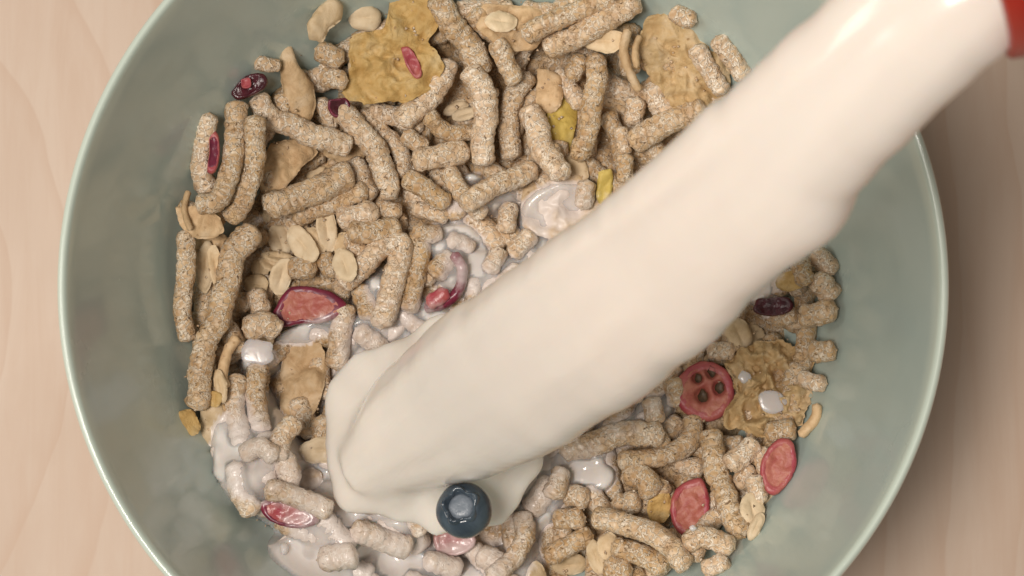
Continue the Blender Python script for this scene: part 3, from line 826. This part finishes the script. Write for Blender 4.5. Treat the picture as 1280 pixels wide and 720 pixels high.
fruit(P('290,118 308,98 330,95 334,108 318,120 298,126'), 'dark dried cranberry at the upper left wall behind the sticks', 'dried_cranberry', ('darkcran', 'darkcran'), pct=90)
fruit(P('303,103 314,101 315,112 305,113'), 'tiny red fruit scrap on the dark dried cranberry at upper left', 'fruit_scrap', ('cran', 'cran'), thick=.0012, pct=95)
fruit(P('408,118 430,116 434,130 418,140 408,130'), 'purple dried cranberry under the golden corn flake', 'dried_cranberry', ('cranskin', 'darkcran'), pct=40)
fruit(P('264,172 274,170 277,195 272,218 262,218 265,195'), 'red cranberry strip wedged between the bundled sticks at the left wall', 'cranberry_strip', ('cran', 'cranskin'), thick=.0018, pct=70)
fruit(P('500,54 509,52 520,66 526,84 520,92 508,78'), 'small red fruit fleck stuck on the golden corn flake', 'fruit_fleck', ('cran', 'cran'), thick=.0008, pct=70)
# crescent
r_ = place_stick(P('566,316 578,336 573,362 555,378 531,386'), 15, 'dark purple cranberry crescent curved around a stub at the centre left', name='cranberry_crescent', mat='cranskin', cat='cranberry', group='cranberry pieces among the cereal', lift=.0006, flat=1.2)
r_ = place_stick(P('533,378 550,370 560,362'), 20, 'red flesh side of the cranberry crescent at the centre left', name='cranberry_piece', mat='cran', cat='cranberry', group='cranberry pieces among the cereal', flat=.7)

# ------------------------------------------------------------------ milk: masks in bowl coordinates
_CX = np.zeros((G, G)); _CY = np.zeros((G, G))
# pixel coordinates of every cell of the height field, for laying out the wet area
d3 = np.stack([GX - CAM.x, GY - CAM.y, np.full((G, G), .037) - CAM.z], -1)
dep = d3 @ np.array(DIRV); PXI = 640 + d3[..., 0] / dep * FPX; PYI = 360 - (d3 @ np.array(UPV)) / dep * FPX
def gauss(cx, cy, a, b, deg=0, p=2):
    r = math.radians(deg); x = PXI - cx; y = PYI - cy
    u = (x * math.cos(r) + y * math.sin(r)) / a; v = (-x * math.sin(r) + y * math.cos(r)) / b
    return np.exp(-(u * u + v * v) ** (p / 2))
NZ = np.array([[noise.noise(Vector((x * 150, y * 150, 3.3))) + .5 * noise.noise(Vector((x * 400, y * 400, 7.3))) for y in gx] for x in gx])
NZ2 = np.array([[noise.noise(Vector((x * 95, y * 95, 9.1))) for y in gx] for x in gx])
W = np.zeros((G, G))
for cx, cy, a, b, dg, s in [
    (330, 585, 66, 55, 30, 1.0), (390, 620, 75, 60, 20, 1.1), (450, 430, 50, 55, 0, 1.0), (390, 405, 55, 17, -15, 1.0), (320, 445, 26, 20, 0, .9),
    (440, 500, 40, 70, 0, 1.1), (600, 335, 75, 42, 10, .95), (560, 290, 55, 28, 0, .8), (690, 300, 60, 42, -30, .9), (655, 610, 55, 70, 20, 1.1),
    (720, 575, 52, 32, -15, .95), (750, 592, 24, 22, 20, 1.1), (480, 690, 85, 60, 0, 1.1), (570, 700, 110, 50, 0, 1.1), (820, 505, 42, 26, -30, .8),
    (590, 212, 22, 13, 0, .6), (520, 400, 60, 45, -35, .9), (780, 530, 50, 22, -15, .8), (300, 520, 26, 50, 0, .65), (560, 590, 130, 60, -20, 1.2),
    (700, 430, 260, 50, -40, .9), (965, 345, 35, 25, 0, .7), (960, 370, 30, 12, 30, .6), (705, 250, 66, 44, -10, .95), (620, 240, 60, 20, -25, .6), (570, 250, 40, 30, 0, .5), (470, 370, 50, 50, 0, .6), (310, 560, 50, 80, 0, 1.0), (440, 690, 110, 50, 0, 1.1), (780, 195, 26, 40, 0, .4)]:
    W = np.maximum(W, s * gauss(cx, cy, a, b, dg))
Wn = np.clip(W + .16 * NZ * np.exp(-((W - .5) / .35) ** 2), 0, 1.2)
# ------------------------------------------------------------------ the poured stream
def stream():
    SX = .77; SY = -.64; n0 = (490, 589)
    ns = 130; na = 64; rows = []; cents = []; 
    for i in range(ns + 1):
        u = i / ns                                     # 0 at the landing, 1 at the mouth
        s = 26 + u * 999
        z = .187 - .151 * ((1025 - s) / 999) ** 2
        U = np.interp(s, [20, 67, 181, 278, 378, 482, 619, 698, 779, 850, 1025], [700, 662, 657, 666, 672, 673, 665, 664, 660, 655, 652])
        L = np.interp(s, [20, 60, 110, 173, 252, 340, 424, 480, 544, 612, 650, 716, 797, 875, 954, 1025], [792, 820, 850, 872, 887, 897, 899, 887, 888, 896, 874, 862, 858, 851, 857, 856])
        U += 5 * noise.noise(Vector((s * .016, 1, 1))) + 2.5 * noise.noise(Vector((s * .05, 1, 1)))
        L += 4 * noise.noise(Vector((s * .018, 8, 1))) + 2.5 * noise.noise(Vector((s * .05, 9, 1)))
        hw = (L - U) / 2; off = (L + U) / 2 - 765
        px = n0[0] + s * SX + off * .64; py = n0[1] + s * SY + off * .77
        C = at(px, py, z); C1 = at(px + hw * .64, py + hw * .77, z)
        cents.append((C, (C1 - C).length, s))
    P3 = np.array([tuple(c[0]) for c in cents]); T = np.gradient(P3, axis=0); T /= np.linalg.norm(T, axis=1)[:, None]
    V = []
    for i in range(ns + 1):
        C = P3[i]; side = (np.array(at(640 + 64, 360 + 77, .05)) - np.array(at(640, 360, .05))); side[2] = 0
        side /= np.linalg.norm(side); side -= T[i] * side.dot(T[i]); side /= np.linalg.norm(side)
        up = np.cross(T[i], side); up *= (1 if up[2] > 0 else -1)
        u = i / ns; hw = cents[i][1]; s = cents[i][2]
        tk = np.interp(u, [0, .1, .4, 1], [.0095, .0085, .0065, .0085])
        fl = math.exp(-u / .022); hw *= 1 + .06 * fl; tk *= 1 + .35 * fl
        for k in range(na):
            a = 2 * PI * k / na; ca, sa = math.cos(a), math.sin(a)
            x = math.copysign(abs(ca) ** .85, ca); y = math.copysign(abs(sa) ** .9, sa)
            r = 1 + .022 * noise.noise(Vector((ca * 2.2, sa * 2.2, u * 3.2))) + .005 * noise.noise(Vector((ca * 5, sa * 5, u * 2 + 5)))
            ridge = .00025 * noise.noise(Vector((ca * 6 + 1.5 * u, 3.7, u * 2.2))) * (1 if sa > 0 else .3) + .0005 * noise.noise(Vector((ca * 2.3, 1.7, u * 4 + 2)))
            # glassy fold along the upper left edge
            ridge += .0006 * math.exp(-((ca + .62 + .18 * math.sin(u * 7)) / .10) ** 2) * max(0, sa) * (1 - abs(2 * u - .9) * .5)
            ridge -= .0005 * math.exp(-((ca + .40 + .15 * math.sin(u * 6)) / .12) ** 2) * max(0, sa) * .8
            tw = 1.7 * u
            ridge += .0004 * noise.noise(Vector((ca * 2.2 + tw, sa * .6, u * 5 + ca * 2))) * max(0, sa) + .00016 * noise.noise(Vector((ca * 9 + tw * 3, sa, u * 5 + ca * 2))) * max(0, sa)
            V.append(C + side * hw * x * r + up * (tk * y * r + ridge))
    F = []
    for i in range(ns):
        for k in range(na):
            F.append((i * na + k, (i + 1) * na + k, (i + 1) * na + (k + 1) % na, i * na + (k + 1) % na))
    V.append(P3[0]); V.append(P3[-1])
    for k in range(na):
        F.append((len(V) - 2, k, (k + 1) % na)); F.append((len(V) - 1, ns * na + (k + 1) % na, ns * na + k))
    TOPV = [tuple(q) for q in V[:70 * na]]
    # the spreading foot where the stream meets the pool
    fc = at(490 + 62 * SX - 6 * .64, 589 + 62 * SY - 6 * .77, .040); sd_ = Vector(side).normalized(); al_ = Vector((sd_.y, -sd_.x, 0)); al_ = al_ if al_.x > 0 else -al_
    b0 = len(V); m = 72
    foot = [(.05, .0540), (.45, .0530), (.70, .0508), (.84, .0480), (.98, .0450), (1.12, .0424), (1.28, .0405), (1.46, .0388), (1.62, .0370), (1.5, .0340), (.05, .0335)]
    for u, z in foot:
        for k in range(m):
            a = 2 * PI * k / m; ca, sa = math.cos(a), math.sin(a)      # ca across the stream, sa along it
            f_ = u * (1 + .10 * noise.noise(Vector((ca * 1.6, sa * 1.6, 2.5))) + (.20 * noise.noise(Vector((ca * 3.2, sa * 3.2, u * 1.5))) if u > .8 else 0))
            berry = max(0, math.cos(a - .55)) ** 2
            if u > .6: f_ *= 1 - .20 * berry - .18 * max(0, -ca) ** 2
            zz_ = z + .0008 * noise.noise(Vector((ca * 2 * u, sa * 2 * u, 8)))
            V.append(np.array(fc) * np.array([1, 1, 0]) + np.array([0, 0, zz_]) + np.array(sd_) * (.0138 * ca * f_) - np.array(al_) * (.0125 * sa * f_))
    for i in range(len(foot) - 1):
        for k in range(m):
            F.append((b0 + i * m + k, b0 + (i + 1) * m + k, b0 + (i + 1) * m + (k + 1) % m, b0 + i * m + (k + 1) % m))
    V.append(np.array((fc.x, fc.y, foot[0][1]))); V.append(np.array((fc.x, fc.y, foot[-1][1])))
    for k in range(m):
        F.append((len(V) - 2, b0 + k, b0 + (k + 1) % m)); F.append((len(V) - 1, b0 + (len(foot) - 1) * m + (k + 1) % m, b0 + (len(foot) - 1) * m + k))
    o = mesh_obj('milk_stream', V, F, M['pour'], loc=tuple(P3[40]))
    import bmesh
    bm = bmesh.new(); bm.from_mesh(o.data); bmesh.ops.recalc_face_normals(bm, faces=bm.faces); bm.to_mesh(o.data); bm.free()
    rm = o.modifiers.new('union', 'REMESH'); rm.mode = 'VOXEL'; rm.voxel_size = .00055; rm.use_smooth_shade = True
    sm = o.modifiers.new('relax', 'SMOOTH'); sm.factor = .5; sm.iterations = 45
    tag(o, 'thick white milk stream pouring from the upper right into the bowl', 'milk')
    TOP = np.zeros((G, G)); A_ = np.array(TOPV); i_, j_ = idx(A_[:, 0], A_[:, 1])
    np.maximum.at(TOP, (i_, j_), A_[:, 2])
    return P3, T, TOP
SP, ST, TOP = stream()

Hm = H.copy()
low = blur(Hm, 7.0)                                # smooth level of the heap
tight = blur(np.maximum(Hm, low - .0015), 1.6)     # skin of milk that follows the sticks
def gz(cx, cy, a, b, deg, h): return h * gauss(cx, cy, a, b, deg)
# drowned areas are deeper, rims thinner
drape = gauss(350, 580, 85, 70, 30) + gauss(420, 650, 95, 60, 20) + gauss(480, 700, 90, 40) + gauss(440, 470, 40, 60) * .7 + gauss(560, 590, 120, 60) + gauss(755, 590, 20, 18, 0) * .9 + gauss(320, 447, 24, 18) * .6 + gauss(385, 405, 50, 14, -15) * .7
drape = np.clip(drape, 0, 1)
lvl = low - .0021
skin = np.maximum(lvl - .0008, tight * .96 + lvl * .04 - .0001 + .0009 * NZ2)
surf = (lvl + .0004) * (1 - drape) + (skin - .0001) * drape
soft = np.clip((Wn - .06) / .5, 0, 1); soft = soft * soft * (3 - 2 * soft)
milkz = surf - (1 - soft) * .013 + .0003 * NZ * drape
milkz += gz(340, 600, 90, 70, 30, .0008) + gz(600, 325, 85, 38, -12, .0013) + gz(690, 280, 60, 36, -30, .0006)
milkz += gz(755, 592, 15, 17, 20, .0012) + gz(320, 447, 18, 14, 0, .0008) + gz(376, 566, 13, 20, 25, .0020) + gz(420, 540, 12, 22, -30, .0014) + gz(440, 640, 30, 12, 20, .0014) + gz(300, 560, 14, 24, 10, .0012) + gz(420, 700, 22, 26, 0, .0014)
# the pour piles up where it lands
sx_ = (PXI - 490) * .77 - (PYI - 589) * .64; of_ = (PXI - 490) * .64 + (PYI - 589) * .77
dd_ = np.hypot(np.maximum(0, 70 - sx_) * 1.0, of_)
mound = np.exp(-(dd_ / (110 + 16 * NZ2)) ** 5) * np.clip((330 - sx_) / 160, 0, 1)
milkz += .0030 * mound
milkz -= .0085 * gauss(592, 664, 56, 36, -10, 3)
milkz = blur(milkz, .8)
RI = np.interp(milkz, [p[1] for p in INNER], [p[0] for p in INNER])
V = []; F = []; vid = -np.ones((G, G), int)
ok = (Wn > .012) & (RR < RI + .0009)
st_ = 1
for i in range(G):
    for j in range(G):
        if ok[i, j]: vid[i, j] = len(V); V.append((GX[i, j], GY[i, j], milkz[i, j]))
for i in range(G - 1):
    for j in range(G - 1):
        q = (vid[i, j], vid[i + 1, j], vid[i + 1, j + 1], vid[i, j + 1])
        if min(q) >= 0: F.append(q)
mp_ = mesh_obj('milk_pool', V, F, M['film'], loc=(0, 0, .03))
thk = np.clip(blur(milkz - Hm, 1.0) / .0016, 0, 1) ; thk = np.maximum(thk, mound * .9)
ta = mp_.data.attributes.new('thick', 'FLOAT', 'POINT')
ta.data.foreach_set('value', np.array([thk[i, j] for i in range(G) for j in range(G) if ok[i, j]], dtype=np.float32))
tag(mp_, 'milk spreading between the cereal around the end of the poured stream', 'milk')

# ------------------------------------------------------------------ pieces riding on the milk at the lower left
H[:] = np.where(ok, np.maximum(H, milkz - .0011), H)
n_before = len(PIECES)
oat(403,560, 66, 34, -6, lift=.0010, mat='oatpale', label='tan oat flake floating on the milk at the lower left')
oat(384,597, 32, 30, 0, lift=.0008, label='round brown crumb floating on the milk at the lower left', mat='tan')
st('440,660 475,675 512,688', 30, 'milk coated stick with its bare tip below left of the blueberry')
fruit(P('326,630 340,624 372,632 400,648 380,660 350,656 332,645'), 'pink cranberry with a dark skin edge in the milk at the lower left wall', 'cranberry_half', ('cranskin', 'cran'), pct=80)
fruit(P('425,588 448,574 455,578 440,592'), 'purple cranberry sliver in the milk at the end of the stream', 'cranberry_sliver', ('cranskin', 'cran'), thick=.0014, pct=90)
st('345,560 362,590 352,622', 30, 'milk draped stick beside the white fold at the lower left')
st('395,700 450,690', 36, 'milk coated stick at the bottom edge left of the blueberry')
st('330,612 375,622 415,640', 30, 'long milk draped stick above the pink cranberry at the lower left')
st('345,575 352,545 372,525', 28, 'milk draped bent stick below the pinkish tan flake')
st('510,640 530,668', 24, 'milk draped stub immediately left of the blueberry')
st('300,568 322,560 345,575', 28, 'milk draped stick end poking up where the coated uprights end')
st('470,606 452,640', 26, 'milk draped stub between the purple sliver and the bare stick tip')
st('455,465 440,500 446,540', 26, 'milk draped stick hugging the left side of the landing stream')
RIDING = set(o.name for o in PIECES[n_before:])

# ------------------------------------------------------------------ the jug the milk comes from, only its red lip in view
def jug():
    lip = Vector(SP[-1]) ; lip = at(1193, -108, .190)
    axis = Vector((.93, .37, 0.10)).normalized()
    side = axis.cross(Vector((0, 0, 1))).normalized(); up = side.cross(axis)
    root = bpy.data.objects.new('milk_jug', None); COL.objects.link(root); root.location = lip
    tag(root, 'milk jug with a red lip at the upper right corner, tilted to pour', 'jug')
    bpy.context.view_layer.update()
    def rings(name, prof, mat, n=64):
        V = []; F = []
        for d_, r in prof:
            for k in range(n):
                a = 2 * PI * k / n
                V.append(lip + axis * d_ + side * (r * math.cos(a)) + up * (r * math.sin(a)))
        for i in range(len(prof) - 1):
            for k in range(n):
                F.append((i * n + k, i * n + (k + 1) % n, (i + 1) * n + (k + 1) % n, (i + 1) * n + k))
        return mesh_obj(name, V, F, mat, loc=tuple(lip), parent=root)
    rings('lip', [(.006, .0185), (.001, .0188), (-.0005, .0195), (0, .0205), (.003, .0212), (.010, .0213), (.012, .0206)], M['red'])
    rings('neck', [(.006, .0186), (.02, .018), (.035, .0182), (.036, .0198), (.012, .0203)], M['plastic'])
    rings('body', [(.036, .0196), (.05, .026), (.066, .042), (.09, .058), (.16, .062), (.22, .062), (.225, .055), (.226, .001)], M['plastic'])
jug()

LOWH = blur(H, 3.0)
def crumbs(n):
    V = []; F = []
    for q in range(n):
        r = .0595 * math.sqrt(random.random()); a = random.random() * 2 * PI; x, y = r * math.cos(a), r * math.sin(a)
        i, j = idx([x], [y]); 
        if W[i[0], j[0]] > .45: continue
        z = float(H[i[0], j[0]]); sz = random.uniform(.00012, .00038)
        if z > LOWH[i[0], j[0]] - .0002: continue
        b0 = len(V)
        for d_ in ((1, 0, 0), (-1, 0, 0), (0, 1, 0), (0, -1, 0), (0, 0, 1), (0, 0, -1)):
            k = sz * random.uniform(.6, 1.5); V.append((x + d_[0] * k + random.uniform(-1, 1) * sz * .4, y + d_[1] * k, z + d_[2] * k * .7))
        for f_ in ((0, 2, 4), (2, 1, 4), (1, 3, 4), (3, 0, 4), (2, 0, 5), (1, 2, 5), (3, 1, 5), (0, 3, 5)): F.append(tuple(b0 + w2 for w2 in f_))
    o = mesh_obj('loose_crumbs', V, F, M['stick'], loc=(0, 0, .035))
    tag(o, 'tiny dry crumbs scattered over the cereal pieces', 'crumbs', kind='stuff')
crumbs(1500)
# ------------------------------------------------------------------ drops
def drop(px, py, w_, h_, label, z=None, t=.0002):
    q = at(px, py, .037); i, j = idx([q.x], [q.y])
    zz_ = (float(H[max(0,i[0]-2):i[0]+3, max(0,j[0]-2):j[0]+3].max()) if z is None else z); q = at(px, py, zz_)
    V = []; F = []; n = 24; prof = [(1.0, -.5), (1.0, .0), (.92, .45), (.70, .8), (.4, .97), (.001, 1.0)]
    s1 = px * .37
    for u, zu in prof:
        for k in range(n):
            a = 2 * PI * k / n; r = u * (1 + .32 * noise.noise(Vector((math.cos(a) * 1.2 + s1, math.sin(a) * 1.2, s1))))
            V.append((q.x + r * w_ / 2 / 6912 * math.cos(a), q.y + r * h_ / 2 / 6912 * math.sin(a), zz_ + zu * t))
    for i in range(len(prof) - 1):
        for k in range(n): F.append((i * n + k, i * n + (k + 1) % n, (i + 1) * n + (k + 1) % n, (i + 1) * n + k))
    tag(mesh_obj('milk_drop', V, F, M['dropmilk'], loc=tuple(q)), label, 'milk drop', 'milk drops on the cereal')
drop(966, 502, 40, 30, 'large flat milk drop on the golden lumpy cluster')
drop(931, 471, 15, 16, 'small milk drop left on the golden lumpy cluster', t=.0003)
drop(355, 686, 11, 15, 'white milk drop hanging from the flake edge at the bottom left', t=.001)
drop(866, 660, 9, 7, 'tiny milk drop on the pink-red cranberry half', t=.0005)
drop(322, 440, 44, 34, 'glossy white milk dollop beside the pinkish flake at the left', t=.0002)

# ------------------------------------------------------------------ blueberry
def blueberry():
    c = at(580, 638, .0512); R = 34 / 6912.0 * 1.0
    root = bpy.data.objects.new('blueberry', None); COL.objects.link(root); root.location = c
    tag(root, 'dark blueberry floating in the milk below the end of the stream', 'blueberry')
    bpy.context.view_layer.update()
    ax = Vector((-.16, .20, 1)).normalized(); sx = ax.cross(Vector((0, 1, 0))).normalized(); sy = ax.cross(sx)
    n = 56
    # body profile by polar angle from the crown: a sphere with a cup sunk in its top
    prof = []
    for i in range(27):
        t_ = PI * i / 26
        prof.append((R * math.sin(t_), R * .92 * math.cos(t_)))
    prof = [(r, z) for r, z in prof if not (z > 0 and r < R * .60)]
    cup = [(.0002, .66), (R * .30 / R * 1, .66)]
    cupp = [(.001 * R, R * .50), (R * .32, R * .53), (R * .43, R * .60), (R * .50, R * .74), (R * .56, R * .80)]
    prof = cupp + prof
    V = []; F = []
    for r, z in prof:
        for k in range(n):
            a = 2 * PI * k / n; rr = r * (1 + .025 * noise.noise(Vector((math.cos(a) * 2, math.sin(a) * 2, z * 300))))
            V.append(c + sx * rr * math.cos(a) + sy * rr * math.sin(a) + ax * z)
    for i in range(len(prof) - 1):
        for k in range(n): F.append((i * n + k, i * n + (k + 1) % n, (i + 1) * n + (k + 1) % n, (i + 1) * n + k))
    b = mesh_obj('berry', V, F, M['blue'], loc=tuple(c), parent=root)
    # milk-filled crown with a crumpled rim
    V = []; F = []; prof = [(.001, .70), (.2, .70), (.36, .68), (.44, .62), (.47, .52)]
    for u, z in prof:
        for k in range(n):
            a = 2 * PI * k / n
            V.append(c + sx * u * R * math.cos(a) + sy * u * R * math.sin(a) + ax * z * R)
    for i in range(len(prof) - 1):
        for k in range(n): F.append((i * n + k, i * n + (k + 1) % n, (i + 1) * n + (k + 1) % n, (i + 1) * n + k))
    mesh_obj('calyx', V, F, M['calyx'], loc=tuple(c), parent=root)
    V = []; F = []; prof = [(.47, .66), (.50, .84), (.56, .93), (.62, .86), (.66, .70)]
    for u, z in prof:
        for k in range(n):
            a = 2 * PI * k / n; q = 1 + .07 * noise.noise(Vector((math.cos(a) * 2.6, math.sin(a) * 2.6, 2))) + .10 * math.cos(5 * a + .6)
            zz_ = z + .05 * noise.noise(Vector((math.cos(a) * 4, math.sin(a) * 4, 5))) + .05 * math.cos(5 * a + .6)
            V.append(c + sx * u * q * R * math.cos(a) + sy * u * q * R * math.sin(a) + ax * zz_ * R)
    for i in range(len(prof) - 1):
        for k in range(n): F.append((i * n + k, i * n + (k + 1) % n, (i + 1) * n + (k + 1) % n, (i + 1) * n + k))
    mesh_obj('crown_rim', V, F, M['blue'], loc=tuple(c), parent=root)
blueberry()

# ------------------------------------------------------------------ how much milk film each vertex of the cereal carries
bpy.context.view_layer.update()
WB = blur(np.clip(W, 0, 1), 1.5)
for o in PIECES:
    me = o.data; n = len(me.vertices)
    a = np.empty(n * 3); me.vertices.foreach_get('co', a); a = a.reshape(-1, 3)
    off = Vector(o.location) + (Vector(o.parent.location) if o.parent else Vector((0, 0, 0)))
    a = a + np.array(off)
    i, j = idx(a[:, 0], a[:, 1])
    wv_ = WB[i, j]; mz = milkz[i, j]; inside = ok[i, j]
    near = np.clip(1 - (a[:, 2] - mz - .0003) / .0016, 0, 1) * inside
    val = np.clip(near * .75 + np.clip(wv_ - .18, 0, 1) * .88, 0, 1)
    if o.name in RIDING or (o.parent and o.parent.name in RIDING): val *= (.80 if ('oat' in o.name or not o.get('label', '').startswith('milk')) else 1.0) + .35 * (a[:, 2] < mz + .0006)
    at_ = me.attributes.new('milk', 'FLOAT', 'POINT'); at_.data.foreach_set('value', val.astype(np.float32))
